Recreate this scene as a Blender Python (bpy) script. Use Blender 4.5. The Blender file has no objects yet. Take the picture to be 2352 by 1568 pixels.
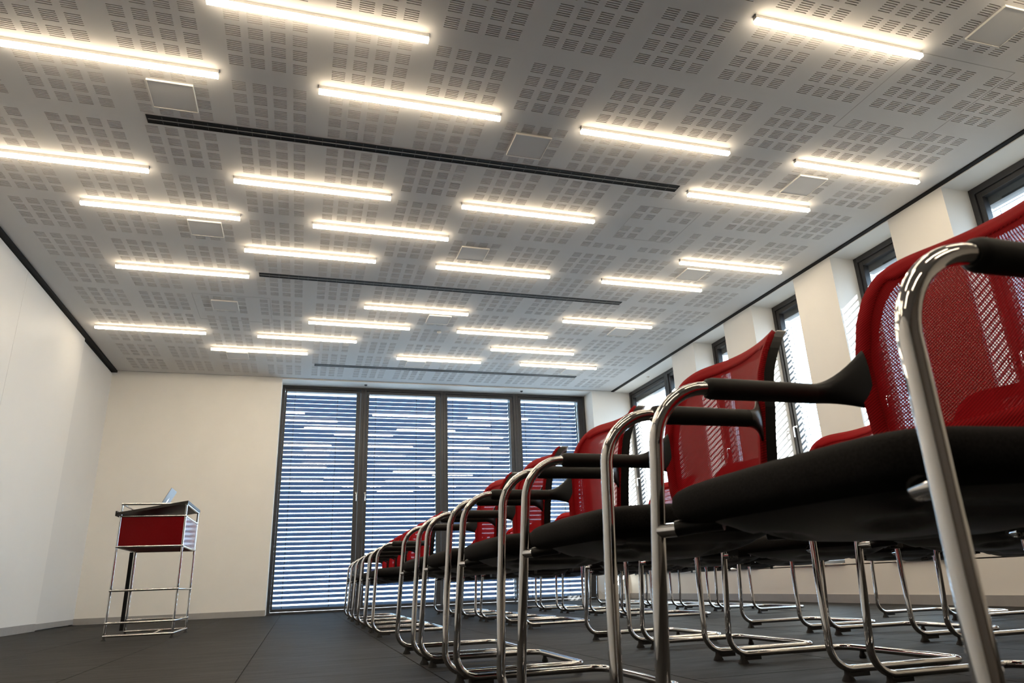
import bpy, math, random
from mathutils import Matrix, Vector
random.seed(4)
SC = bpy.context.scene
COL = SC.collection
PI = math.pi

# ------------------------------------------------------------------ camera
cam_d = bpy.data.cameras.new('camera')
cam = bpy.data.objects.new('camera', cam_d)
COL.objects.link(cam)
CAMZ = 0.3225
rx_ = Vector((0.95928774, -0.27995077, -0.03734433))
ry_ = Vector((0.05796219, 0.32455289, -0.94408994))
rz_ = Vector((0.27641891, 0.90348934, 0.32756617))
m = Matrix((rx_, -ry_, -rz_)).transposed().to_4x4()
m.translation = (0, 0, CAMZ)
cam.matrix_world = m
cam_d.sensor_width = 36.0
cam_d.lens = 1595.764 * 36.0 / 2352.0
cam_d.clip_start = 0.02
cam_d.clip_end = 300
cam_d.dof.use_dof = True
cam_d.dof.focus_distance = 4.5
cam_d.dof.aperture_fstop = 9.0
SC.camera = cam

# ------------------------------------------------------------------ world, sun, exposure
W = bpy.data.worlds.new('sky')
SC.world = W
W.use_nodes = True
bgn = W.node_tree.nodes['Background']
bgn.inputs[0].default_value = (0.62, 0.81, 1.0, 1)
bgn.inputs[1].default_value = 5.8
sun_d = bpy.data.lights.new('sun', 'SUN')
sun_d.energy = 30.0
sun_d.angle = 0.009
sun_d.color = (1.0, 0.96, 0.88)
sun = bpy.data.objects.new('sun', sun_d)
COL.objects.link(sun)
sun.rotation_euler = Vector((-1.0, 1.7, -0.84)).to_track_quat('-Z', 'Y').to_euler()
sun.location = (12, -6, 8)
LAMP = 27.0
vs = SC.view_settings
vs.view_transform = 'Standard'
vs.look = 'None'
vs.exposure = 0.72
vs.gamma = 1.0
vs.use_curve_mapping = False

# ------------------------------------------------------------------ materials
def mat(name, color, rough=0.5, metal=0.0, spec=0.5, noise=None, bump=None, emit=None, var=0.0):
    M = bpy.data.materials.new(name)
    M.use_nodes = True
    nt = M.node_tree
    b = nt.nodes['Principled BSDF']
    b.inputs['Base Color'].default_value = (*color, 1)
    b.inputs['Roughness'].default_value = rough
    b.inputs['Metallic'].default_value = metal
    b.inputs['Specular IOR Level'].default_value = spec
    if emit:
        b.inputs['Emission Color'].default_value = (*emit[0], 1)
        b.inputs['Emission Strength'].default_value = emit[1]
    if noise or bump:
        tc = nt.nodes.new('ShaderNodeTexCoord')
        n = nt.nodes.new('ShaderNodeTexNoise')
        n.inputs['Scale'].default_value = (noise or bump)[0]
        n.inputs['Detail'].default_value = 5
        nt.links.new(tc.outputs['Object'], n.inputs['Vector'])
        if noise:
            r = nt.nodes.new('ShaderNodeValToRGB')
            k = noise[1]
            r.color_ramp.elements[0].color = (*[c * (1 - k) for c in color], 1)
            r.color_ramp.elements[1].color = (*[min(1, c * (1 + k)) for c in color], 1)
            r.color_ramp.elements[0].position = 0.3
            r.color_ramp.elements[1].position = 0.7
            nt.links.new(n.outputs['Fac'], r.inputs['Fac'])
            nt.links.new(r.outputs['Color'], b.inputs['Base Color'])
        if bump:
            bp = nt.nodes.new('ShaderNodeBump')
            bp.inputs['Strength'].default_value = bump[1]
            bp.inputs['Distance'].default_value = bump[2] if len(bump) > 2 else 0.002
            nt.links.new(n.outputs['Fac'], bp.inputs['Height'])
            nt.links.new(bp.outputs['Normal'], b.inputs['Normal'])
    return M

M = {}
M['wall'] = mat('white_wall_paint', (0.80, 0.77, 0.72), 0.75, spec=0.2, noise=(3.0, 0.015), bump=None)
M['partition'] = mat('partition_laminate', (0.78, 0.755, 0.72), 0.5, spec=0.3, noise=(2.0, 0.01))
M['ceiling'] = mat('ceiling_paint', (0.60, 0.585, 0.57), 0.85, spec=0.15, noise=(2.5, 0.012))
M['fleece'] = mat('acoustic_fleece', (0.06, 0.056, 0.052), 0.95, spec=0.05, noise=(60, 0.2))
M['core'] = mat('cut_board_core', (0.50, 0.47, 0.44), 0.9, spec=0.1, noise=(50, 0.1))
M['black'] = mat('black_shadow_profile', (0.010, 0.010, 0.011), 0.65, spec=0.15, noise=(20, 0.1))
M['base'] = mat('grey_baseboard', (0.33, 0.315, 0.30), 0.5, noise=(12, 0.04))
M['frame'] = mat('anthracite_window_frame', (0.035, 0.034, 0.036), 0.4, spec=0.4, noise=(15, 0.08))
M['alu'] = mat('aluminium', (0.62, 0.61, 0.60), 0.35, 0.9, noise=(30, 0.04))
M['steel'] = mat('brushed_steel', (0.75, 0.74, 0.72), 0.22, 1.0, noise=(40, 0.05))
M['chrome'] = mat('chrome', (0.72, 0.715, 0.71), 0.035, 1.0, noise=(25, 0.02))
M['slat'] = mat('blind_slat_sky_tint', (0.10, 0.145, 0.24), 0.45, spec=0.35, noise=(6, 0.05))  # shade and the blue of reflected sky are put into the slat colour
M['slatlight'] = mat('pale_blind_slat_paint', (0.36, 0.39, 0.44), 0.45, spec=0.35, noise=(6, 0.05))
M['cord'] = mat('blind_cord', (0.03, 0.03, 0.03), 0.7, noise=(40, 0.1))
M['seat'] = mat('black_seat_fabric', (0.013, 0.012, 0.012), 0.95, spec=0.12, noise=(350, 0.35), bump=(700, 0.35, 0.001))
M['plastic'] = mat('black_plastic', (0.008, 0.008, 0.009), 0.36, spec=0.38, noise=(40, 0.08))
M['grip'] = mat('black_armrest_plastic', (0.018, 0.0175, 0.017), 0.55, spec=0.35, noise=(60, 0.08))
M['redpanel'] = mat('ruby_red_steel_panel', (0.17, 0.006, 0.008), 0.12, spec=0.10, noise=(8, 0.03))
M['darkwall'] = mat('dark_reflection_wall', (0.10, 0.08, 0.065), 0.5, noise=(3, 0.2))  # unseen wall behind the camera, toned dark so the chrome mirrors less light
M['redbottom'] = mat('matt_red_bottom_panel', (0.12, 0.006, 0.008), 0.6, spec=0.08, noise=(8, 0.03))
M['partition2'] = mat('shade_toned_end_panel', (0.71, 0.69, 0.665), 0.5, spec=0.3, noise=(2.0, 0.01))  # partition tone darkened to stand in for shade on the set-back panel
M['board'] = mat('black_stained_board', (0.022, 0.019, 0.018), 0.38, noise=(14, 0.5))
M['laptop'] = mat('silver_laptop', (0.42, 0.46, 0.50), 0.38, 0.7, noise=(20, 0.03))
M['screen'] = mat('dark_screen', (0.02, 0.02, 0.022), 0.15, noise=(10, 0.05))
M['emblem'] = mat('glowing_emblem', (0.8, 0.8, 0.85), 0.4, emit=((0.9, 0.9, 1.0), 0.8), noise=(10, 0.02))
M['diffuser'] = mat('lamp_diffuser', (0.9, 0.9, 0.88), 0.5, emit=((1.0, 0.84, 0.62), LAMP), noise=(10, 0.01))
M['sidelens'] = mat('lamp_side_lens', (0.9, 0.9, 0.88), 0.5, emit=((1.0, 0.84, 0.62), LAMP * 0.42), noise=(10, 0.01))
M['tagtext'] = mat('tag_print', (0.55, 0.52, 0.48), 0.6, noise=(40, 0.05))
M['ground'] = mat('pale_paving', (0.42, 0.42, 0.41), 0.9, noise=(0.6, 0.1))
M['rubber'] = mat('black_rubber', (0.014, 0.014, 0.014), 0.7, noise=(60, 0.1))
M['orange'] = mat('orange_cap', (0.45, 0.12, 0.05), 0.5, noise=(40, 0.1))

def tile_material():
    T = mat('dark_slate_tile', (0.04, 0.039, 0.04), 0.5, spec=0.09)
    nt = T.node_tree
    b = nt.nodes['Principled BSDF']
    tc = nt.nodes.new('ShaderNodeTexCoord')
    mp = nt.nodes.new('ShaderNodeMapping')
    mp.inputs['Scale'].default_value = (1.2, 6.0, 1.0)
    n1 = nt.nodes.new('ShaderNodeTexNoise')
    n1.inputs['Scale'].default_value = 2.2
    n1.inputs['Detail'].default_value = 9
    n1.inputs['Roughness'].default_value = 0.62
    n1.inputs['Distortion'].default_value = 0.6
    r = nt.nodes.new('ShaderNodeValToRGB')
    r.color_ramp.elements[0].position = 0.28
    r.color_ramp.elements[1].position = 0.75
    r.color_ramp.elements[0].color = (0.010, 0.0094, 0.009, 1)
    r.color_ramp.elements[1].color = (0.027, 0.025, 0.024, 1)
    nt.links.new(tc.outputs['Object'], mp.inputs['Vector'])
    nt.links.new(mp.outputs['Vector'], n1.inputs['Vector'])
    nt.links.new(n1.outputs['Fac'], r.inputs['Fac'])
    nt.links.new(r.outputs['Color'], b.inputs['Base Color'])
    rr = nt.nodes.new('ShaderNodeMapRange')
    rr.inputs['To Min'].default_value = 0.42
    rr.inputs['To Max'].default_value = 0.72
    nt.links.new(n1.outputs['Fac'], rr.inputs['Value'])
    nt.links.new(rr.outputs['Result'], b.inputs['Roughness'])
    bp = nt.nodes.new('ShaderNodeBump')
    bp.inputs['Strength'].default_value = 0.6
    bp.inputs['Distance'].default_value = 0.01
    nt.links.new(n1.outputs['Fac'], bp.inputs['Height'])
    nt.links.new(bp.outputs['Normal'], b.inputs['Normal'])
    return T
M['tile'] = tile_material()
M['grout'] = mat('dark_grout', (0.02, 0.02, 0.02), 0.9, noise=(30, 0.1))

def glass_material():
    G = bpy.data.materials.new('window_glass')
    G.use_nodes = True
    nt = G.node_tree
    for n in list(nt.nodes):
        nt.nodes.remove(n)
    out = nt.nodes.new('ShaderNodeOutputMaterial')
    mx = nt.nodes.new('ShaderNodeMixShader')
    tr = nt.nodes.new('ShaderNodeBsdfTransparent')
    tr.inputs[0].default_value = (0.90, 0.95, 0.98, 1)
    gl = nt.nodes.new('ShaderNodeBsdfGlossy')
    gl.inputs['Roughness'].default_value = 0.0
    fr = nt.nodes.new('ShaderNodeFresnel')
    fr.inputs['IOR'].default_value = 1.75
    ge = nt.nodes.new('ShaderNodeNewGeometry')
    mr = nt.nodes.new('ShaderNodeMapRange')      # same reflectance from both faces of the thin pane
    mr.inputs['To Min'].default_value = 1.75
    mr.inputs['To Max'].default_value = 1 / 1.75
    nt.links.new(ge.outputs['Backfacing'], mr.inputs['Value'])
    nt.links.new(mr.outputs['Result'], fr.inputs['IOR'])
    nt.links.new(fr.outputs[0], mx.inputs[0])
    nt.links.new(tr.outputs[0], mx.inputs[1])
    nt.links.new(gl.outputs[0], mx.inputs[2])
    nt.links.new(mx.outputs[0], out.inputs[0])
    return G
M['glass'] = glass_material()

def red_fabric(name, see):
    G = mat(name, (0.36, 0.006, 0.010), 0.8, spec=0.12)
    nt = G.node_tree
    b = nt.nodes['Principled BSDF']
    out = nt.nodes['Material Output']
    tc = nt.nodes.new('ShaderNodeTexCoord')
    mp = nt.nodes.new('ShaderNodeMapping')
    mp.inputs['Rotation'].default_value = (math.radians(33), 0, 0)
    nt.links.new(tc.outputs['Object'], mp.inputs['Vector'])
    def wave(direction, scale):
        w = nt.nodes.new('ShaderNodeTexWave')
        w.bands_direction = direction
        w.inputs['Scale'].default_value = scale
        w.inputs['Distortion'].default_value = 0
        nt.links.new(mp.outputs['Vector'], w.inputs['Vector'])
        return w
    wz = wave('Z', 75.0)
    wy = wave('Y', 75.0)
    mul = nt.nodes.new('ShaderNodeMath')
    mul.operation = 'MULTIPLY'
    nt.links.new(wz.outputs['Fac'], mul.inputs[0])
    nt.links.new(wy.outputs['Fac'], mul.inputs[1])
    r = nt.nodes.new('ShaderNodeValToRGB')
    r.color_ramp.elements[0].color = (0.20, 0.002, 0.005, 1)
    r.color_ramp.elements[1].color = (0.42, 0.005, 0.008, 1)
    nt.links.new(wz.outputs['Fac'], r.inputs['Fac'])
    nt.links.new(r.outputs['Color'], b.inputs['Base Color'])
    bp = nt.nodes.new('ShaderNodeBump')
    bp.inputs['Strength'].default_value = 0.4
    bp.inputs['Distance'].default_value = 0.001
    nt.links.new(wz.outputs['Fac'], bp.inputs['Height'])
    nt.links.new(bp.outputs['Normal'], b.inputs['Normal'])
    if see > 0:
        tl = nt.nodes.new('ShaderNodeBsdfTranslucent')
        tl.inputs[0].default_value = (0.55, 0.012, 0.018, 1)
        m1 = nt.nodes.new('ShaderNodeMixShader')
        m1.inputs[0].default_value = 0.25
        nt.links.new(b.outputs[0], m1.inputs[1])
        nt.links.new(tl.outputs[0], m1.inputs[2])
        tr = nt.nodes.new('ShaderNodeBsdfTransparent')
        m2 = nt.nodes.new('ShaderNodeMixShader')
        cr = nt.nodes.new('ShaderNodeMapRange')
        cr.inputs['From Min'].default_value = 0.30
        cr.inputs['From Max'].default_value = 0.55
        cr.inputs['To Max'].default_value = see
        nt.links.new(mul.outputs[0], cr.inputs['Value'])
        nt.links.new(cr.outputs['Result'], m2.inputs[0])
        nt.links.new(m1.outputs[0], m2.inputs[1])
        nt.links.new(tr.outputs[0], m2.inputs[2])
        nt.links.new(m2.outputs[0], out.inputs['Surface'])
    return G
M['red'] = red_fabric('red_knit_border', 0)
M['redmesh'] = red_fabric('red_open_mesh', 0.14)

# ------------------------------------------------------------------ mesh helpers
class MB:
    def __init__(s):
        s.v = []; s.f = []; s.smooth = []
    def add(s, vs_, fs_, smooth=False):
        o = len(s.v)
        s.v += [tuple(p) for p in vs_]
        for f in fs_:
            s.f.append([o + i for i in f]); s.smooth.append(smooth)
    def box(s, x0, x1, y0, y1, z0, z1):
        vs_ = [(x, y, z) for z in (z0, z1) for y in (y0, y1) for x in (x0, x1)]
        s.add(vs_, [(0, 2, 3, 1), (4, 5, 7, 6), (0, 1, 5, 4), (2, 6, 7, 3), (0, 4, 6, 2), (1, 3, 7, 5)])
        return s
    def tube(s, pts, r, n=14, caps=True, closed=False):
        pts = [Vector(p) for p in pts]
        N = len(pts)
        rs = r if isinstance(r, (list, tuple)) else [r] * N
        def tan(i):
            if closed:
                return (pts[(i + 1) % N] - pts[i - 1]).normalized()
            a = pts[max(i - 1, 0)]; b = pts[min(i + 1, N - 1)]
            return (b - a).normalized()
        t = tan(0)
        up = Vector((0, 0, 1)) if abs(t.z) < 0.9 else Vector((0, 1, 0))
        u = t.cross(up).normalized()
        vs_ = []; fs_ = []
        for i in range(N):
            t = tan(i)
            u = (u - t * u.dot(t)).normalized()
            w = t.cross(u)
            for k in range(n):
                a = 2 * PI * k / n
                vs_.append(pts[i] + (u * math.cos(a) + w * math.sin(a)) * rs[i])
        for i in range(N if closed else N - 1):
            j = (i + 1) % N
            for k in range(n):
                k2 = (k + 1) % n
                fs_.append((i * n + k, i * n + k2, j * n + k2, j * n + k))
        s.add(vs_, fs_, True)
        if caps and not closed:
            s.add(vs_[:n][::-1], [tuple(range(n))])
            s.add(vs_[-n:], [tuple(range(n))])
        return s
    def lathe(s, prof, n=20, center=(0, 0, 0)):
        cx, cy, cz = center
        vs_ = []; fs_ = []
        for (r, z) in prof:
            for k in range(n):
                a = 2 * PI * k / n
                vs_.append((cx + r * math.cos(a), cy + r * math.sin(a), cz + z))
        for i in range(len(prof) - 1):
            for k in range(n):
                k2 = (k + 1) % n
                fs_.append((i * n + k, i * n + k2, (i + 1) * n + k2, (i + 1) * n + k))
        s.add(vs_, fs_, True)
        s.add(vs_[:n][::-1], [tuple(range(n))])
        s.add(vs_[-n:], [tuple(range(n))])
        return s
    def sphere(s, c, r, n=12):
        prof = [(max(1e-4, r * math.sin(PI * i / 8)), -r * math.cos(PI * i / 8)) for i in range(9)]
        return s.lathe(prof, n, c)
    def data(s, name, material):
        me = bpy.data.meshes.new(name)
        me.from_pydata(s.v, [], s.f)
        me.polygons.foreach_set('use_smooth', s.smooth)
        me.materials.append(material)
        me.update()
        return me
    def build(s, name, material, parent=None, bevel=0.0):
        o = bpy.data.objects.new(name, s.data(name, material))
        COL.objects.link(o)
        if parent is not None:
            o.parent = parent
        if bevel:
            b = o.modifiers.new('bevel', 'BEVEL')
            b.width = bevel; b.segments = 2; b.limit_method = 'ANGLE'
        return o

def empty(name, loc=(0, 0, 0), rz=0.0):
    o = bpy.data.objects.new(name, None)
    COL.objects.link(o)
    o.location = loc
    o.rotation_euler = (0, 0, rz)
    o.empty_display_size = 0.1
    return o
def tag(o, label, cat=None, group=None, kind=None):
    o['label'] = label
    if cat: o['category'] = cat
    if group: o['group'] = group
    if kind: o['kind'] = kind
    return o
def copy_tree(o, parent=None):
    c = o.copy(); COL.objects.link(c); c.parent = parent
    for ch in o.children:
        copy_tree(ch, c)
    return c
ORD = ['first', 'second', 'third', 'fourth', 'fifth', 'sixth', 'seventh', 'eighth', 'ninth', 'tenth', 'eleventh', 'twelfth', 'thirteenth',
       'fourteenth', 'fifteenth', 'sixteenth', 'seventeenth', 'eighteenth', 'nineteenth', 'twentieth']
def ordinal(n):
    return ORD[n]
def place(me, name, parent, loc):
    o = bpy.data.objects.new(name, me)
    COL.objects.link(o)
    o.parent = parent
    o.location = loc
    return o
def box(name, dims, material, parent=None, bevel=0.0):
    return MB().box(*dims).build(name, material, parent, bevel)

# ------------------------------------------------------------------ dimensions
H = 3.58            # ceiling
SOF = 3.56          # soffit over the windows
XL, XR = -2.85, 5.39
YB = 11.35          # back wall face
YF = -4.2           # wall behind the camera
WX = 5.70           # window plane, right
WY = 11.71          # window plane, back
BL, BR = -0.42, 4.95   # back window opening

# ------------------------------------------------------------------ floor
floor = box('floor', (-3.2, 5.8, YF - 0.2, 11.9, -0.2, -0.004), M['grout'])
tag(floor, 'dark slate-look tiled floor with thin joints', 'floor', kind='structure')
TW, TL, JT = 0.735, 1.48, 0.005
tile_me = MB().box(JT / 2, TW - JT / 2, JT / 2, TL - JT / 2, -0.012, 0.0).data('floor_tile', M['tile'])
for i in range(-4, 8):
    x0 = -0.205 + TW * i
    off = 0.0 if i % 2 else TL / 2
    for j in range(-6, 8):
        y0 = 2.997 + TL * j + off - (TL if off else 0)
        if x0 + TW < -2.95 or x0 > 5.75 or y0 + TL < YF or y0 > 11.75:
            continue
        a, b = max(x0, -2.95), min(x0 + TW, 5.72)
        c, d = max(y0, YF), min(y0 + TL, 11.76)
        if b - a > TW - 0.001 and d - c > TL - 0.001:
            place(tile_me, 'floor_tile', floor, (x0, y0, 0))
        elif b - a > 0.02 and d - c > 0.02:
            box('floor_tile', (a + JT / 2, b - JT / 2, c + JT / 2, d - JT / 2, -0.012, 0), M['tile'], floor)
ground = box('ground_outside', (-40, 60, -40, 60, -0.6, -0.45), M['ground'])
tag(ground, 'pale paved ground outside the windows', 'ground', kind='structure')

# ------------------------------------------------------------------ ceiling with slotted panels
GX, GY = 0.6437, 0.6475
SL, PT, SP, SW = 0.087, 0.132, 0.0165, 0.0056
CX0, CY0 = 1.312 - (GX - 0.483) / 2, 3.531 - (GY - 0.484) / 2
K0, K1, J0, J1 = -6, 5, -11, 11
def cell_mesh(missing=frozenset()):
    xs = [0.0]; ys = [0.0]; xtag = []; ytag = []
    gx = (GX - 0.483) / 2; gy = (GY - 0.484) / 2
    for c in range(4):
        xs += [gx + PT * c, gx + PT * c + SL]
    xs.append(GX)
    for r_ in range(4):
        for q in range(6):
            a = gy + PT * r_ + SP * q
            ys += [a, a + SW]
    ys.append(GY)
    nx, ny = len(xs), len(ys)
    mb = MB()
    vs_ = [(x, y, 0) for y in ys for x in xs]
    fs_ = []
    for j in range(ny - 1):
        slot = (j % 2 == 1)
        for i in range(nx - 1):
            hole = slot and (i % 2 == 1) and ((j // 2) // 6, i // 2) not in missing
            a, b, c, d = j * nx + i, j * nx + i + 1, (j + 1) * nx + i + 1, (j + 1) * nx + i
            if not hole:
                fs_.append((a, d, c, b))
            else:
                o = len(vs_)
                for p in (a, b, c, d):
                    vs_.append((vs_[p][0], vs_[p][1], 0.0125))
                for (p, q, s1, s2) in ((a, b, o + 1, o), (b, c, o + 2, o + 1), (c, d, o + 3, o + 2), (d, a, o, o + 3)):
                    fs_.append((p, q, s1, s2))
    mb.add(vs_, fs_)
    me = mb.data('perforated_panel', M['ceiling'])
    me.materials.append(M['core'])
    for p in me.polygons:
        if abs(p.normal.z) < 0.5:
            p.material_index = 1
    return me
ceil_b = MB()
cxa, cxb = CX0 + GX * K0, CX0 + GX * (K1 + 1)
cya, cyb = CY0 + GY * J0, CY0 + GY * (J1 + 1)
CEX0, CEX1, CEY0, CEY1 = -2.80, 5.34, YF, 11.33
for d in ((CEX0, cxa, CEY0, CEY1), (cxb, CEX1, CEY0, CEY1), (cxa, cxb, CEY0, cya), (cxa, cxb, cyb, CEY1)):
    ceil_b.box(d[0], d[1], d[2], d[3], H, H + 0.0125)
ceiling = ceil_b.build('ceiling', M['ceiling'])
tag(ceiling, 'white ceiling of plasterboard panels cut with blocks of fine slots', 'ceiling', kind='structure')
cell_std = cell_mesh()
# blocks left plain round the small access hatch
special = {
    (2, 2): frozenset({(1, 1), (1, 2), (1, 3), (2, 1), (3, 1)}),
    (3, 2): frozenset({(1, 0), (1, 1), (1, 2), (2, 2), (3, 2)}),
    (2, 3): frozenset({(0, 1), (1, 1), (2, 1), (2, 2), (2, 3)}),
    (3, 3): frozenset({(0, 2), (1, 2), (2, 0), (2, 1), (2, 2)}),
}
for k in range(K0, K1 + 1):
    for j in range(J0, J1 + 1):
        me = cell_mesh(special[(k, j)]) if (k, j) in special else cell_std
        place(me, 'perforated_panel', ceiling, (CX0 + GX * k, CY0 + GY * j, H))
box('acoustic_fleece', (cxa - 0.05, cxb + 0.05, cya - 0.05, cyb + 0.05, H + 0.0127, H + 0.02), M['fleece'], ceiling)
box('light_block_slab', (-3.3, 6.3, YF - 0.3, 12.2, H + 0.12, H + 0.35), M['wall'], ceiling)  # unseen slab added to stop sky light leaking in through the gaps

# ------------------------------------------------------------------ walls
wl = box('wall_left', (-3.15, -2.915, YF - 0.1, YB + 0.3, -0.1, H + 0.15), M['wall'])
tag(wl, 'white left wall of tall flush partition panels', 'wall', kind='structure')
ye = 9.775
yj = [ye - 2.13 * n for n in range(7)]
for n in range(6):
    box('wall_panel', (-2.925, XL, max(yj[n + 1], YF) + 0.002, yj[n] - 0.002, 0.082, 3.545), M['partition'], wl)
box('wall_panel', (-2.93, -2.868, ye, YB, 0.06, 3.535), M['partition2'], wl)
b1 = box('baseboard_left', (-2.92, XL + 0.004, YF, ye - 0.002, 0.0, 0.08), M['base'])
tag(b1, 'grey baseboard along the left partition wall', 'baseboard', kind='structure')
b2 = box('baseboard_left_recess', (-2.92, -2.864, ye, YB, 0.012, 0.075), M['base'])
tag(b2, 'grey baseboard under the set-back end panel of the left wall', 'baseboard', kind='structure')
t1 = MB().box(-2.93, -2.802, YF, YB, 3.552, H + 0.05).box(-2.880, -2.852, ye, YB - 0.35, 3.532, 3.552).build('trim_1', M['black'])
tag(t1, 'black partition track along the top of the left wall', 'trim', kind='structure')

wb = MB()
wb.box(-3.2, BL, YB, 12.1, -0.1, H + 0.15)
wb.box(BR, 6.2, YB, 12.1, -0.1, H + 0.15)
wb.box(BL, BR, YB, 12.1, SOF, H + 0.15)
wall_back = wb.build('wall_back', M['wall'])
tag(wall_back, 'plain white back wall beside the tall window front', 'wall', kind='structure')
b3 = box('baseboard_back', (-2.92, BL - 0.002, YB - 0.014, YB + 0.01, 0.0, 0.08), M['base'])
tag(b3, 'grey baseboard along the white back wall', 'baseboard', kind='structure')
b4 = box('baseboard_corner', (BR - 0.012, 5.66, YB - 0.014, YB + 0.01, 0.0, 0.08), M['base'])
tag(b4, 'grey baseboard in the corner between the two window walls', 'baseboard', kind='structure')
t2 = box('trim_2', (-2.9, 5.45, YB - 0.02, YB + 0.02, H + 0.004, H + 0.05), M['black'])
tag(t2, 'thin black shadow gap between ceiling and back wall', 'trim', kind='structure')

piers = [(YF - 0.1, 3.352), (4.151, 4.779), (5.609, 6.229), (7.069, 7.709), (8.513, 9.163)]
SILL = 0.375
wr = MB()
for (a, b) in piers:
    wr.box(XR, 5.90, a, b, SILL - 0.01, SOF + 0.001)
wr.box(XR, 5.90, YF - 0.1, YB + 0.02, -0.1, SILL)
wr.box(XR, 5.90, YF - 0.1, YB + 0.02, SOF, H + 0.15)
wall_right = wr.build('wall_right', M['wall'])
tag(wall_right, 'white right wall with deep window niches between broad piers', 'wall', kind='structure')
b5 = box('baseboard_right', (XR - 0.014, XR + 0.01, YF, YB - 0.014, 0.0, 0.083), M['base'])
tag(b5, 'grey baseboard along the right window wall', 'baseboard', kind='structure')
t3 = box('trim_3', (5.34, XR + 0.02, YF, YB, SOF + 0.008, H + 0.06), M['black'])
tag(t3, 'black shadow gap between ceiling and right wall', 'trim', kind='structure')
wf = box('wall_front', (-3.2, 6.2, YF - 0.3, YF, -0.1, H + 0.15), M['darkwall'])
tag(wf, 'unseen wall opposite the tall windows, made dark for the chrome reflections', 'wall', kind='structure')

# ------------------------------------------------------------------ windows
def handle(parent, origin, nrm, along_y):
    """lever handle on a sash; nrm points into the room"""
    o = Vector(origin); n = Vector(nrm)
    mb = MB()
    mb.tube([o, o + n * 0.008], 0.016)
    mb.tube([o + n * 0.006, o + n * 0.045, o + n * 0.055 + Vector((0, 0, -0.012)), o + n * 0.055 + Vector((0, 0, -0.13))], 0.0085, 10)
    mb.build('handle', M['steel'], parent)['label'] = 'brushed steel lever handle'

def slat_mesh(length, width, tilt, axis):
    """curved slat centred on 0; profile runs outward (+); tilt>0: outer edge lower"""
    mb = MB()
    prof = []
    for i in range(5):
        t = -0.5 + i / 4.0
        u = t * width
        c = 0.006 * (1 - (2 * t) ** 2)
        prof.append((u * math.cos(tilt) + c * math.sin(tilt), -u * math.sin(tilt) + c * math.cos(tilt)))
    vs_ = []
    for th in (0.0, 0.0012):
        for (u, z) in prof:
            for e in (-length / 2, length / 2):
                vs_.append((e, u, z - th) if axis == 'x' else (u, e, z - th))
    fs_ = []
    for i in range(4):
        a = 2 * i
        fs_.append((a, a + 1, a + 3, a + 2))
        fs_.append((10 + a, 10 + a + 2, 10 + a + 3, 10 + a + 1))
    fs_.append((0, 10, 11, 1)); fs_.append((8, 9, 19, 18))
    mb.add(vs_, fs_)
    return mb

# back windows: four tall units
units = [(BL, 0.905), (0.905, 2.277), (2.277, 3.604), (3.604, BR)]
glass = [(-0.342, 0.788), (1.0, 2.144), (2.355, 3.495), (3.705, 4.814)]
back_lbl = ['next to the plain white wall', 'second from the plain white wall', 'second from the room corner', 'next to the room corner']
SPI = 0.0725
for n, ((a, b), (g0, g1)) in enumerate(zip(units, glass)):
    w = empty('window_%d' % (n + 1), ((a + b) / 2, WY, 0))
    tag(w, 'tall dark-framed window unit %s' % back_lbl[n], 'window', kind='structure')
    ox = (a + b) / 2
    A, B_ = a - ox + 0.001, b - ox - 0.001
    G0, G1 = g0 - ox, g1 - ox
    zt, zb = 3.46, 0.075
    fm = MB()
    fm.box(A, A + 0.045, 0, 0.12, 0.0, SOF - 0.001).box(B_ - 0.045, B_, 0, 0.12, 0.0, SOF - 0.001)
    fm.box(A + 0.045, B_ - 0.045, 0, 0.12, SOF - 0.05, SOF - 0.001).box(A + 0.045, B_ - 0.045, 0, 0.12, 0.0, 0.03)
    fm.build('frame', M['frame'], w, 0.003)
    sm = MB()
    sm.box(A + 0.05, G0, 0.012, 0.09, 0.034, SOF - 0.054).box(G1, B_ - 0.05, 0.012, 0.09, 0.034, SOF - 0.054)
    sm.box(G0, G1, 0.012, 0.09, zt, SOF - 0.054).box(G0, G1, 0.012, 0.09, 0.034, zb)
    sash = sm.build('sash', M['frame'], w, 0.003)
    box('pane', (G0 - 0.01, G1 + 0.01, 0.05, 0.056, zb - 0.01, zt + 0.01), M['glass'], w)
    if n == 0:
        handle(w, (0.834 - ox, 0.012, 1.79), (0, -1, 0), False)
    if n == 1:
        handle(w, (0.973 - ox, 0.012, 1.79), (0, -1, 0), False)
    # blind
    bl = empty('venetian_blind', (ox, WY + 0.24, 0))
    tag(bl, 'lowered dark venetian blind outside the window unit %s' % back_lbl[n], 'blind', 'blinds on the tall back windows')
    LB = (g1 - g0) + 0.06
    me = slat_mesh(LB, 0.080, math.radians(37), 'x').data('slat', M['slat'])
    cx = (g0 + g1) / 2 - ox
    zs = 0.09
    while zs < 3.48:
        place(me, 'slat', bl, (cx, 0, zs))
        zs += SPI
    for fx in (0.115, 0.73):
        px = G0 + (G1 - G0) * fx
        cm = MB().box(px - 0.002, px + 0.002, -0.043, -0.039, 0.03, 3.5)
        z2 = 0.09
        while z2 < 3.48:
            cm.box(px - 0.007, px + 0.007, -0.047, -0.041, z2 - 0.004, z2 + 0.010)
            z2 += SPI
        cm.build('ladder_cord', M['cord'], bl)
    box('head_rail', (cx - LB / 2, cx + LB / 2, -0.04, 0.04, 3.5, 3.56), M['frame'], bl)
    for e in (-1, 1):
        box('guide_rail', (cx + e * (LB / 2 + 0.012) - 0.01, cx + e * (LB / 2 + 0.012) + 0.01, -0.02, 0.02, -0.3, 3.5), M['frame'], bl)

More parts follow.
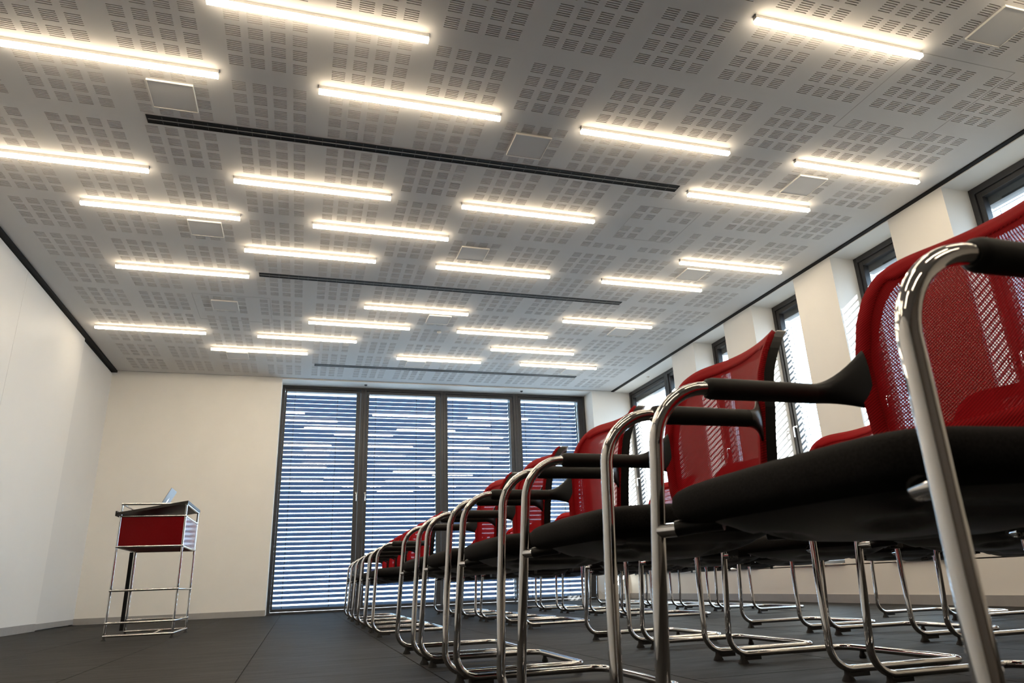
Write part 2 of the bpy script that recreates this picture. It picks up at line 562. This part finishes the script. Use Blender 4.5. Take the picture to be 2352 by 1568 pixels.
# right windows
openings = [(3.352, 4.151), (4.779, 5.609), (6.229, 7.069), (7.709, 8.513), (9.163, 9.94), (9.94, YB)]
rl = ['in the niche farthest from the tall windows', 'in the fourth niche from the tall windows', 'in the third niche from the tall windows',
      'in the second niche from the tall windows', 'narrow half of the corner niche', 'wide half of the corner niche']
for n, (a, b) in enumerate(openings):
    w = empty('window_%d' % (n + 5), (WX, (a + b) / 2, 0))
    tag(w, 'dark-framed side window %s' % rl[n], 'window', kind='structure')
    oy = (a + b) / 2
    A, B_ = a - oy + 0.001, b - oy - 0.001
    z0, z1 = SILL + 0.001, SOF - 0.001
    fm = MB()
    fm.box(0, 0.11, A, A + 0.05, z0, z1).box(0, 0.11, B_ - 0.05, B_, z0, z1)
    fm.box(0, 0.11, A + 0.05, B_ - 0.05, z1 - 0.06, z1).box(0, 0.11, A + 0.05, B_ - 0.05, z0, z0 + 0.045)
    fm.build('frame', M['frame'], w, 0.003)
    sm = MB()
    s0, s1 = A + 0.055, B_ - 0.055
    sm.box(0.015, 0.085, s0, s0 + 0.05, z0 + 0.05, z1 - 0.065).box(0.015, 0.085, s1 - 0.05, s1, z0 + 0.05, z1 - 0.065)
    sm.box(0.015, 0.085, s0 + 0.05, s1 - 0.05, z1 - 0.115, z1 - 0.065).box(0.015, 0.085, s0 + 0.05, s1 - 0.05, z0 + 0.05, z0 + 0.10)
    sm.build('sash', M['frame'], w, 0.003)
    box('pane', (0.048, 0.054, s0 + 0.04, s1 - 0.04, z0 + 0.09, z1 - 0.105), M['glass'], w)
    if n != 4:
        handle(w, (0.015, s1 - 0.022, 1.98), (-1, 0, 0), True)
    box('sill', (-0.34, 0.0, A, B_, SILL, SILL + 0.012), M['wall'], w)
    bl = empty('venetian_blind', (WX + 0.17, oy, 0))
    tag(bl, 'half-open venetian blind outside the side window %s' % rl[n], 'blind', 'blinds on the side windows')
    LB = (b - a) - 0.06
    me = slat_mesh(LB, 0.080, math.radians(-25), 'y').data('slat', M['slatlight'])
    zs = SILL + 0.06
    while zs < 3.36:
        place(me, 'slat', bl, (0, 0, zs))
        zs += SPI
    box('head_rail', (-0.05, 0.05, -LB / 2, LB / 2, 3.385, 3.55), M['frame'], bl)
    for e in (-1, 1):
        box('guide_rail', (-0.015, 0.015, e * (LB / 2 + 0.012) - 0.008, e * (LB / 2 + 0.012) + 0.008, SILL - 0.2, 3.3), M['frame'], bl)
    for fy in (0.16, 0.84):
        py = -LB / 2 + LB * fy
        MB().box(-0.044, -0.040, py - 0.002, py + 0.002, SILL + 0.05, 3.3).build('ladder_cord', M['cord'], bl)

# ------------------------------------------------------------------ ceiling lamps
LL, LW = 1.29, 0.036
lamp0 = empty('ceiling_lamp')
tag(lamp0, 'slim bar lamp glowing white under the slotted ceiling', 'ceiling lamp', 'bar lamps on the ceiling')
MB().box(0, LL, -LW / 2 + 0.004, LW / 2 - 0.004, -0.028, 0.0).build('housing', M['alu'], lamp0)
MB().box(0.003, LL - 0.003, -LW / 2 + 0.002, LW / 2 - 0.002, -0.052, -0.047).build('diffuser', M['diffuser'], lamp0)
MB().box(0.003, LL - 0.003, -LW / 2, LW / 2, -0.047, -0.028).build('side_lens', M['sidelens'], lamp0)
for e in (0.0, LL - 0.003):
    MB().box(e, e + 0.003, -LW / 2 + 0.002, LW / 2 - 0.002, -0.03, 0.0).build('end_cap', M['alu'], lamp0)
lamps = [(4, 0), (-1, 1), (0, 2), (3, 2), (6, 2), (-3, 2), (5, 3), (2, 4), (-1, 4), (-4, 4), (-3, 5), (0, 5), (6, 5), (2, 6), (-1, 6), (5, 6), (-3, 7),
         (5, 8), (1, 8), (3, 9), (0, 9), (4, 10), (-1, 10), (-4, 10), (-2, 11), (5, 11), (2, 11)]
lamps += [(-3, 0), (6, -1), (1, -2), (-4, -2), (4, -3), (-1, -3), (2, -5), (6, -5), (-3, -5), (0, -7), (4, -7)]
for n, (i, j) in enumerate(lamps):
    o = lamp0 if n == 0 else copy_tree(lamp0)
    o.location = (-0.055 + 0.6415 * i, 2.813 + 0.646 * j, H)
    jr = sorted({q[1] for q in lamps}, reverse=True).index(j)
    ir = sorted(q[0] for q in lamps if q[1] == j).index(i)
    o['label'] = 'glowing white bar lamp, %s lamp row from the tall windows, %s from the left wall' % (ordinal(jr), ordinal(ir))

# ------------------------------------------------------------------ ceiling plates, diffusers, hatches, sensors
plate0 = empty('ceiling_plate')
tag(plate0, 'flat square white plate mounted in a block of ceiling slots', 'ceiling plate', 'square plates on the ceiling')
PS = 0.29
MB().box(0.004, PS - 0.004, 0.004, PS - 0.004, -0.011, 0).build('plate', M['ceiling'], plate0)
MB().box(0, PS, 0, 0.004, -0.015, 0).box(0, PS, PS - 0.004, PS, -0.015, 0).box(0, 0.004, 0.004, PS - 0.004, -0.015, 0).box(PS - 0.004, PS, 0.004, PS - 0.004, -0.015, 0).build('rim', M['wall'], plate0)
n = 0
for x in (-1.16, 1.412, 3.99):
    for y in (2.35, 4.285, 6.22, 8.165, 10.11):
        if y < 3 and x < 3:
            continue
        o = plate0 if n == 0 else copy_tree(plate0)
        o.location = (x, y, H)
        o['label'] = 'flat square ceiling plate, %s plate row from tall windows, %s from left wall' % (ordinal([10.11, 8.165, 6.22, 4.285, 2.35].index(y)), ordinal([-1.16, 1.412, 3.99].index(x) if y > 3 else 0))
        n += 1
for (x0, y0, lb) in ((-1.235, 4.69, 'long black two-slot air diffuser near the middle of the ceiling'),
                     (-0.59, 7.29, 'black two-slot air diffuser between the lamps and the tall windows'),
                     (0.06, 10.51, 'narrow black two-slot air diffuser closest to the tall windows')):
    d = empty('air_diffuser', (x0, y0, H))
    tag(d, lb, 'air diffuser', 'slot air diffusers in the ceiling')
    DL, DW, dz = 4.28, 0.10, -0.004
    MB().box(0, DL, 0, 0.008, dz, 0).box(0, DL, DW - 0.008, DW, dz, 0).box(0, 0.008, 0.008, DW - 0.008, dz, 0).box(DL - 0.008, DL, 0.008, DW - 0.008, dz, 0).build('frame', M['black'], d)
    box('divider', (0.008, DL - 0.008, 0.047, 0.053, dz, 0), M['base'], d)
    MB().box(0.008, DL - 0.008, 0.008, 0.045, -0.0015, 0).box(0.008, DL - 0.008, 0.055, DW - 0.008, -0.0015, 0).build('slot_backing', M['black'], d)
    vm = MB().box(0, 0.004, 0.008, DW - 0.008, -0.003, -0.0015).data('vane', M['frame'])
    for q in range(1, 42):
        place(vm, 'vane', d, (q * DL / 42, 0, 0))
for (x0, x1, y0, y1, lb) in ((2.855, 3.495, 5.08, 5.715, 'small square access hatch with a plain rim beside a bar lamp'),
                             (3.79, 4.645, 2.815, 3.64, 'large access hatch in the ceiling over the near chair rows'),
                             (-1.35, -0.50, 8.005, 8.83, 'large access hatch round a square plate near the left wall')):
    hmb = MB()
    e, zz = 0.003, -0.0012
    hmb.box(x0, x1, y0, y0 + e, zz, 0).box(x0, x1, y1 - e, y1, zz, 0).box(x0, x0 + e, y0 + e, y1 - e, zz, 0).box(x1 - e, x1, y0 + e, y1 - e, zz, 0)
    o = hmb.build('access_hatch', M['base'], ceiling)
    o.location = (0, 0, H)
    o['label'] = lb
for (x, y, z, r, lb) in ((1.655, 8.78, H, 0.03, 'small round white smoke sensor next to a square ceiling plate'),
                         (0.916, 11.50, SOF, 0.025, 'tiny dark sensor in the soffit by the window handles'),
                         (3.66, 11.50, SOF, 0.025, 'tiny dark sensor in the soffit near the room corner'),
                         (5.55, 10.28, SOF, 0.025, 'tiny sensor in the soffit of the corner side window')):
    o = MB().lathe([(r, 0), (r, -0.008), (r * 0.8, -0.016), (r * 0.35, -0.022), (0.002, -0.024)], 18).build('ceiling_sensor', M['wall'] if (z == H or x > 5) else M['frame'])
    o.location = (x, y, z)
    tag(o, lb, 'sensor')

# ------------------------------------------------------------------ lectern
LX0, LX1, LY0, LY1 = -1.472, -0.967, 6.757, 7.525
lec = empty('lectern', (LX0, LY0, 0))
tag(lec, 'chrome tube lectern with dark red panels and sloping black desk', 'lectern')
dx, dy = LX1 - LX0, LY1 - LY0
LZ = [0.034, 0.131, 0.381, 0.729, 0.979, 1.081]
TR = 0.0095
for (px, py) in ((0, 0), (dx, 0), (dx, dy), (0, dy)):
    o = MB().tube([(px, py, LZ[0]), (px, py, LZ[-1])], TR, 14).build('post', M['chrome'], lec)
    for z in LZ:
        MB().sphere((px, py, z), 0.0128).build('ball_joint', M['chrome'], o)
    MB().lathe([(0.020, 0.0), (0.020, 0.004), (0.011, 0.012), (0.008, 0.03)], 16, (px, py, 0)).build('foot', M['rubber'], lec)
def rail(a, b):
    MB().tube([a, b], TR, 14).build('rail', M['chrome'], lec)
for q, z in enumerate(LZ):
    rail((0, 0, z), (dx, 0, z))
    rail((dx, 0, z), (dx, dy, z))
    if q != 2:
        rail((dx, dy, z), (0, dy, z))
    if q >= 3:
        rail((0, 0, z), (0, dy, z))
br_ = MB().tube([(0.35, 0, LZ[0]), (0.30, dy, LZ[0])], 0.008, 12).build('brace', M['chrome'], lec)
MB().tube([(0.302, dy - 0.06, LZ[0]), (0.30, dy - 0.01, LZ[0])], 0.0095, 12).build('brace_cap', M['orange'], lec)
z0, z1 = LZ[3] + 0.008, LZ[4] - 0.008
g = 0.008
box('panel', (g, dx - g, -0.003, 0.003, z0, z1), M['redpanel'], lec)
box('panel', (dx - 0.003, dx + 0.003, g, dy - g, z0, z1), M['redpanel'], lec)
box('panel', (g, dx - g, dy - 0.003, dy + 0.003, z0, z1), M['redpanel'], lec)
box('bottom_panel', (g, dx - g, g, dy - g, LZ[3] - 0.004, LZ[3] + 0.004), M['redbottom'], lec)
bd = MB()
xa, za, xb, zb_ = -0.032, 0.985, dx + 0.014, 1.083
th = 0.022
ya, yb_ = -0.035, dy + 0.028
vs_ = []
for y in (ya, yb_):
    vs_ += [(xa, y, za), (xb, y, zb_), (xb, y, zb_ + th), (xa, y, za + th)]
bd.add(vs_, [(0, 1, 2, 3), (7, 6, 5, 4), (0, 4, 5, 1), (3, 2, 6, 7), (1, 5, 6, 2), (0, 3, 7, 4)])
desk = bd.build('desk_board', M['board'], lec)
box('book_stop', (xa - 0.006, xa + 0.006, ya, yb_, za - 0.005, za + th + 0.014), M['board'], lec)
box('cable_duct', (-0.042, -0.014, dy - 0.035, dy - 0.003, 0.045, 0.722), M['black'], lec)

# laptop on the sloping desk
lt = empty('laptop', (-1.24, 7.0, 0))
tag(lt, 'open silver laptop with a glowing emblem on the lectern desk', 'laptop')
sl = (zb_ - za) / (xb - xa)
def desk_z(xw):
    return za + th + (xw - LX0 - xa) * sl
bm_ = MB()
X0, X1 = -0.22, 0.0
zz0, zz1 = desk_z(-1.24 + X0), desk_z(-1.24 + X1)
vs_ = []
for y in (0, 0.30):
    vs_ += [(X0, y, zz0 + 0.001), (X1, y, zz1 + 0.001), (X1, y, zz1 + 0.013), (X0, y, zz0 + 0.011)]
bm_.add(vs_, [(0, 1, 2, 3), (7, 6, 5, 4), (0, 4, 5, 1), (3, 2, 6, 7), (1, 5, 6, 2), (0, 3, 7, 4)])
bm_.build('base', M['laptop'], lt, 0.002)
lid = MB()
tx, tz = 0.45, 0.893
nxn = (tz, -tx)
p0 = (0.0, zz1 + 0.014)
L_ = 0.208
vs_ = []
for y in (0, 0.30):
    for (s_, t_) in ((0, 0), (0, 0.006), (L_, 0.006), (L_, 0)):
        vs_.append((p0[0] + tx * s_ + nxn[0] * t_, y, p0[1] + tz * s_ + nxn[1] * t_))
lid.add(vs_, [(0, 1, 2, 3), (7, 6, 5, 4), (0, 4, 5, 1), (3, 2, 6, 7), (1, 5, 6, 2), (0, 3, 7, 4)])
lido = lid.build('lid', M['laptop'], lt, 0.002)
def lid_pt(s_, y, t_):
    return (p0[0] + tx * s_ + nxn[0] * t_, y, p0[1] + tz * s_ + nxn[1] * t_)
sc = MB()
sc.add([lid_pt(0.012, 0.01, -0.0006), lid_pt(0.012, 0.29, -0.0006), lid_pt(L_ - 0.01, 0.29, -0.0006), lid_pt(L_ - 0.01, 0.01, -0.0006)], [(0, 1, 2, 3)])
sc.build('screen', M['screen'], lido)
em = MB()
ring = []
for q in range(24):
    a = 2 * PI * q / 24
    ring.append(lid_pt(0.095 + 0.020 * math.cos(a) * (1 - 0.12 * math.sin(a) ** 2), 0.15 + 0.0175 * math.sin(a), 0.0067))
em.add(ring, [tuple(range(24))])
leaf = [lid_pt(0.119 + 0.008 * math.cos(2 * PI * q / 10), 0.153 + 0.0035 * math.sin(2 * PI * q / 10), 0.0067) for q in range(10)]
em.add(leaf, [tuple(range(10))])
em.build('emblem', M['emblem'], lido)['label'] = 'pale glowing round emblem'

# ------------------------------------------------------------------ chairs
def arc(c, r, a0, a1, n, plane='xz', y=0.0):
    out = []
    for i in range(n + 1):
        a = a0 + (a1 - a0) * i / n
        out.append((c[0] + r * math.cos(a), y, c[1] + r * math.sin(a)))
    return out
TBR = 0.0115
SPLAY = 0.02
HW = 0.26            # half distance between the legs
def prof_x(z):
    P = [(0.44, 0.385), (0.53, 0.382), (0.60, 0.385), (0.68, 0.392), (0.74, 0.405), (0.79, 0.427), (0.83, 0.452), (0.87, 0.488)]
    for (a, b), (c, d) in zip(P, P[1:]):
        if z <= c:
            t = max(0, (z - a) / (c - a))
            return b + (d - b) * t
    return P[-1][1]
BW, ZB0, ZB1 = 0.216, 0.455, 0.862
def back_pt(s_, t_, off=0.0):
    """s across, t up, both -1..1"""
    p = 7.0
    nrm = (abs(s_) ** p + abs(t_) ** p) ** (1 / p)
    f = max(abs(s_), abs(t_)) / nrm if nrm > 1e-9 else 1.0
    s2, t2 = s_ * f, t_ * f
    z = (ZB0 + ZB1) / 2 + t2 * (ZB1 - ZB0) / 2
    w = BW * (1.0 - 0.05 * max(0.0, t2) - 0.10 * max(0.0, -t2))
    y = w * s2
    z += 0.012 * (s2 * s2 - 0.5) * max(0.0, t2)
    x = prof_x(z) + 0.048 * (1 - s2 * s2) + off
    return (x, y, z)

def smoothline(pts, n=6):
    """Catmull-Rom through pts"""
    P = [Vector(p) for p in pts]
    P = [P[0] * 2 - P[1]] + P + [P[-1] * 2 - P[-2]]
    out = []
    for i in range(1, len(P) - 2):
        for k in range(n):
            t = k / n
            a, b, c, d = P[i - 1], P[i], P[i + 1], P[i + 2]
            out.append(0.5 * ((2 * b) + (c - a) * t + (2 * a - 5 * b + 4 * c - d) * t * t + (3 * b - a - 3 * c + d) * t ** 3))
    out.append(P[-2])
    return out

def make_chair():
    ch = empty('armchair')
    # --- chrome tube frame, one continuous bent tube
    def side(y):
        pts = [(0.125, y, 0.622), (0.116, y, 0.622)]
        R1 = 0.106
        c1 = (0.112, 0.622 - R1)
        pts += arc(c1, R1, math.radians(92), math.radians(174), 13, y=y)
        pts += [(0.000, y, 0.42), (-0.007, y, 0.32), (-0.013, y, 0.20)]
        R2 = 0.072
        c2 = (-0.018 + R2, 0.033 + R2)
        pts += arc(c2, R2, math.radians(183), math.radians(270), 10, y=y)
        pts += [(0.15, y, 0.033), (0.30, y, 0.033)]
        return [(a, b + math.copysign(SPLAY * min(1.0, max(0.0, (0.52 - c) / 0.42)), b), c) for (a, b, c) in pts]
    RR, XE = 0.055, 0.50
    HF = HW + SPLAY
    far = side(HW)
    near = side(-HW)
    cor = []
    for i in range(9):
        a = PI / 2 - (PI / 2) * i / 8
        cor.append((XE - RR + RR * math.cos(a), HF - RR + RR * math.sin(a), 0.033))
    cor2 = [(x, -y, z) for (x, y, z) in cor][::-1]
    path = far + cor + cor2 + near[::-1]
    MB().tube(path, TBR, 16).build('tube_frame', M['chrome'], ch)
    for e in (-1, 1):
        y = e * HW
        # armrest sleeve
        am = MB()
        am.tube([(0.110, y, 0.622), (0.114, y, 0.622), (0.122, y, 0.622), (0.22, y, 0.6215), (0.325, y, 0.6205)], [0.0135, 0.0172, 0.0188, 0.0182, 0.0178], 20)
        am.build('armrest', M['grip'], ch)
        # flared joint to the back
        jm = MB()
        rings = []
        for i in range(9):
            t = i / 8.0
            cx = 0.325 + 0.070 * t
            cy = y - e * (0.058 * t ** 1.6)
            cz = 0.6205 + 0.012 * t * t
            rz2 = 0.0178 + 0.036 * t ** 2.2
            ry2 = 0.0175 - 0.008 * t
            rings.append([(cx, cy + ry2 * math.cos(2 * PI * k / 18), cz + rz2 * math.sin(2 * PI * k / 18)) for k in range(18)])
        vs_ = [p for r_ in rings for p in r_]
        fs_ = []
        for i in range(8):
            for k in range(18):
                k2 = (k + 1) % 18
                fs_.append((i * 18 + k, i * 18 + k2, (i + 1) * 18 + k2, (i + 1) * 18 + k))
        jm.add(vs_, fs_, True)
        jm.add(rings[0][::-1], [tuple(range(18))]); jm.add(rings[-1], [tuple(range(18))])
        jm.build('arm_joint', M['plastic'], ch)
        # chrome stub carrying the seat
        MB().tube([(-0.002, y + e * 0.006, 0.389), (0.004, y - e * 0.012, 0.389), (0.012, y - e * 0.034, 0.389)], 0.0105, 12).build('seat_bracket', M['chrome'], ch)
        MB().tube([(0.010, y - e * 0.030, 0.390), (0.03, y - e * 0.05, 0.393), (0.06, y - e * 0.08, 0.395)], [0.0122, 0.012, 0.012], 12).build('seat_arm', M['plastic'], ch)
        # front glide: cone with flat bar
        gm = MB()
        gm.lathe([(0.020, 0.0), (0.020, 0.003), (0.011, 0.018), (0.009, 0.034)], 14, (0.032, e * HF, 0))
        gm.box(0.032, 0.105, e * HF - 0.011, e * HF + 0.011, 0.012, 0.024)
        gm.build('glide', M['rubber'], ch)
        gm = MB()
        gm.lathe([(0.012, 0.0), (0.014, 0.004), (0.009, 0.016), (0.008, 0.025)], 12, (XE, e * (HW - 0.07), 0))
        gm.build('glide', M['rubber'], ch)
    # --- seat cushion
    sm = MB()
    NL, NT = 48, 13
    vs_ = []; fs_ = []
    def sg(v, p):
        return math.copysign(abs(v) ** p, v)
    for i in range(NT):
        la = -PI / 2 + PI * i / (NT - 1)
        for k in range(NL):
            lo = 2 * PI * k / NL
            cl = sg(math.cos(la), 0.24) if i not in (0, NT - 1) else 0.0
            X = 0.222 * cl * sg(math.cos(lo), 0.26)
            Y = 0.242 * cl * sg(math.sin(lo), 0.26)
            Z = 0.030 * sg(math.sin(la), 0.62)
            if Z > 0:
                Z *= 1.0 + 0.5 * max(0.0, 1 - (Y / 0.24) ** 2) * max(0.0, 1 - (X / 0.22) ** 2)
            vs_.append((0.212 + X, Y * (1 - 0.06 * (X / 0.222)), 0.426 + Z + 0.004 * (X / 0.222)))
    for i in range(NT - 1):
        for k in range(NL):
            k2 = (k + 1) % NL
            fs_.append((i * NL + k, i * NL + k2, (i + 1) * NL + k2, (i + 1) * NL + k))
    sm.add(vs_, fs_, True)
    sm.build('seat', M['seat'], ch)
    # --- moulded seat pan
    pm = MB()
    n = 40
    vs_ = []; fs_ = []
    dents = [(0.10, 0.10, 0.035, 0.016), (0.10, -0.10, 0.035, 0.016), (0.22, 0.0, 0.05, 0.02), (0.30, 0.12, 0.035, 0.018), (0.30, -0.12, 0.035, 0.018)]
    for i in range(n + 1):
        for k in range(n + 1):
            a = -1 + 2 * i / n; b = -1 + 2 * k / n
            p = 6
            nr = (abs(a) ** p + abs(b) ** p) ** (1 / p)
            f = max(abs(a), abs(b)) / nr if nr > 0 else 1
            a2, b2 = a * f, b * f
            x = 0.214 + 0.196 * a2; y = 0.214 * b2
            e = max(abs(a), abs(b))
            z = 0.402 - 0.030 * (1 - e ** 4) - 0.016 * (1 - e * e)
            for (cx, cy, r_, d_) in dents:
                q = ((x - cx) / (r_ * 0.6)) ** 2 + ((y - cy) / (r_ * 1.25)) ** 2
                z += 0.010 * math.exp(-q * q)
            z += 0.006 * math.exp(-((abs(y) - 0.165) / 0.012) ** 2) * (1 if e < 0.9 else 0)
            vs_.append((x, y, z))
    for i in range(n):
        for k in range(n):
            fs_.append((i * (n + 1) + k, i * (n + 1) + k + 1, (i + 1) * (n + 1) + k + 1, (i + 1) * (n + 1) + k))
    pm.add(vs_, fs_, True)
    pm.build('seat_pan', M['plastic'], ch)
    # --- maker tag under the seat
    tg = box('maker_tag', (0.416, 0.418, -0.020, 0.020, 0.352, 0.386), M['plastic'], ch)
    fc = bpy.data.curves.new('tag_text', 'FONT')
    fc.body = 'DAUPHIN'
    fc.size = 0.0088
    fc.align_x = 'CENTER'
    fo = bpy.data.objects.new('tag_lettering', fc)
    COL.objects.link(fo)
    dg = bpy.context.evaluated_depsgraph_get()
    tme = bpy.data.meshes.new_from_object(fo.evaluated_get(dg))
    bpy.data.objects.remove(fo)
    tme.materials.clear(); tme.materials.append(M['tagtext'])
    to = bpy.data.objects.new('tag_lettering', tme)
    COL.objects.link(to)
    to.parent = tg
    to.matrix_local = Matrix(((0, 0, -1, 0.4154), (-1, 0, 0, 0), (0, 1, 0, 0.3555), (0, 0, 0, 1)))
    # --- backrest
    NU, NV = 36, 32
    SB, TB_, TBB = 0.88, 0.81, -0.62
    def grid(cond, off):
        mb = MB(); idx = {}
        vs_ = []; fs_ = []
        def vid(i, k):
            if (i, k) not in idx:
                idx[(i, k)] = len(vs_)
                vs_.append(back_pt(-1 + 2 * i / NU, -1 + 2 * k / NV, off))
            return idx[(i, k)]
        for i in range(NU):
            for k in range(NV):
                s_ = -1 + 2 * (i + 0.5) / NU; t_ = -1 + 2 * (k + 0.5) / NV
                if cond(s_, t_):
                    fs_.append((vid(i, k), vid(i, k + 1), vid(i + 1, k + 1), vid(i + 1, k)))
        mb.add(vs_, fs_, True)
        return mb
    inner = lambda s_, t_: abs(s_) < SB and TBB < t_ < TB_
    bo = grid(lambda s_, t_: not inner(s_, t_), 0.0).build('backrest_border', M['red'], ch)
    sd = bo.modifiers.new('solid', 'SOLIDIFY'); sd.thickness = 0.012; sd.offset = -1
    mo = grid(inner, 0.003).build('backrest_mesh', M['redmesh'], ch)
    # black rear frame, a flattened bar round the back edge
    fr = MB()
    line = []
    for k in range(0, 25):
        line.append((-1, -1 + 2 * k / 24))
    for i in range(1, 24):
        line.append((-1 + 2 * i / 24, 1))
    for k in range(24, -1, -1):
        line.append((1, -1 + 2 * k / 24))
    vs_ = []; fs_ = []
    for (s_, t_) in line:
        p = Vector(back_pt(s_, t_))
        c = Vector((p.x, p.y * 0.93, ZB0 + (p.z - ZB0) * 0.955))
        for (u, o_) in ((0.0, 0.0135), (0.0, 0.040), (1.0, 0.034), (1.0, 0.0135)):
            q = p.lerp(Vector((c.x, c.y, c.z)), u)
            vs_.append((q.x + o_, q.y, q.z))
    N = len(line)
    for i in range(N - 1):
        for k in range(4):
            k2 = (k + 1) % 4
            fs_.append((i * 4 + k, (i + 1) * 4 + k, (i + 1) * 4 + k2, i * 4 + k2))
    fr.add(vs_, fs_)
    fr.add([vs_[k] for k in range(4)], [(0, 1, 2, 3)])
    fr.add([vs_[(N - 1) * 4 + k] for k in range(4)], [(3, 2, 1, 0)])
    fr.build('back_frame', M['plastic'], ch)
    # lower struts into the seat
    for e in (-1, 1):
        MB().box(0.385, 0.418, e * 0.19 - 0.014, e * 0.19 + 0.014, 0.385, 0.50).build('back_strut', M['plastic'], ch, 0.004)
    return ch

proto = make_chair()
rows = [
    ('front row facing the lectern', [(0.534, 0.743), (0.537, 1.457), (0.535, 2.18), (0.53, 2.89), (0.525, 3.60)], [(0.535, 5.535), (0.54, 6.26), (0.545, 6.98), (0.55, 7.70), (0.555, 8.42)]),
    ('second row', [(1.613, 1.53), (1.608, 2.25), (1.603, 2.97), (1.598, 3.66)], [(1.613, 5.47), (1.613, 6.20), (1.603, 6.95), (1.603, 7.63), (1.598, 8.45)]),
    ('third row', [(2.713, 2.29), (2.713, 3.04), (2.713, 3.82)], [(2.693, 5.55), (2.693, 6.26), (2.683, 6.99), (2.683, 7.73), (2.683, 8.45)]),
    ('last row', [(3.893, 2.50), (3.893, 3.24), (3.893, 3.96)], [(3.753, 5.77), (3.753, 6.46), (3.753, 7.19), (3.753, 7.90), (3.753, 8.60)]),
]
ords = ['first', 'second', 'third', 'fourth', 'fifth']
first = True
for rn, nearb, farb in rows:
    for blk, lst in (('block away from tall windows', nearb[::-1]), ('block towards tall windows', farb)):
        for q, (x, y) in enumerate(lst):
            o = proto if first else copy_tree(proto)
            first = False
            o.location = (x, y, 0)
            o.rotation_euler = (0, 0, random.uniform(-0.012, 0.012))
            tag(o, 'red-backed chair, %s, %s from cross aisle, %s' % (rn, ords[q], blk), 'chair', 'red and black armchairs in rows')
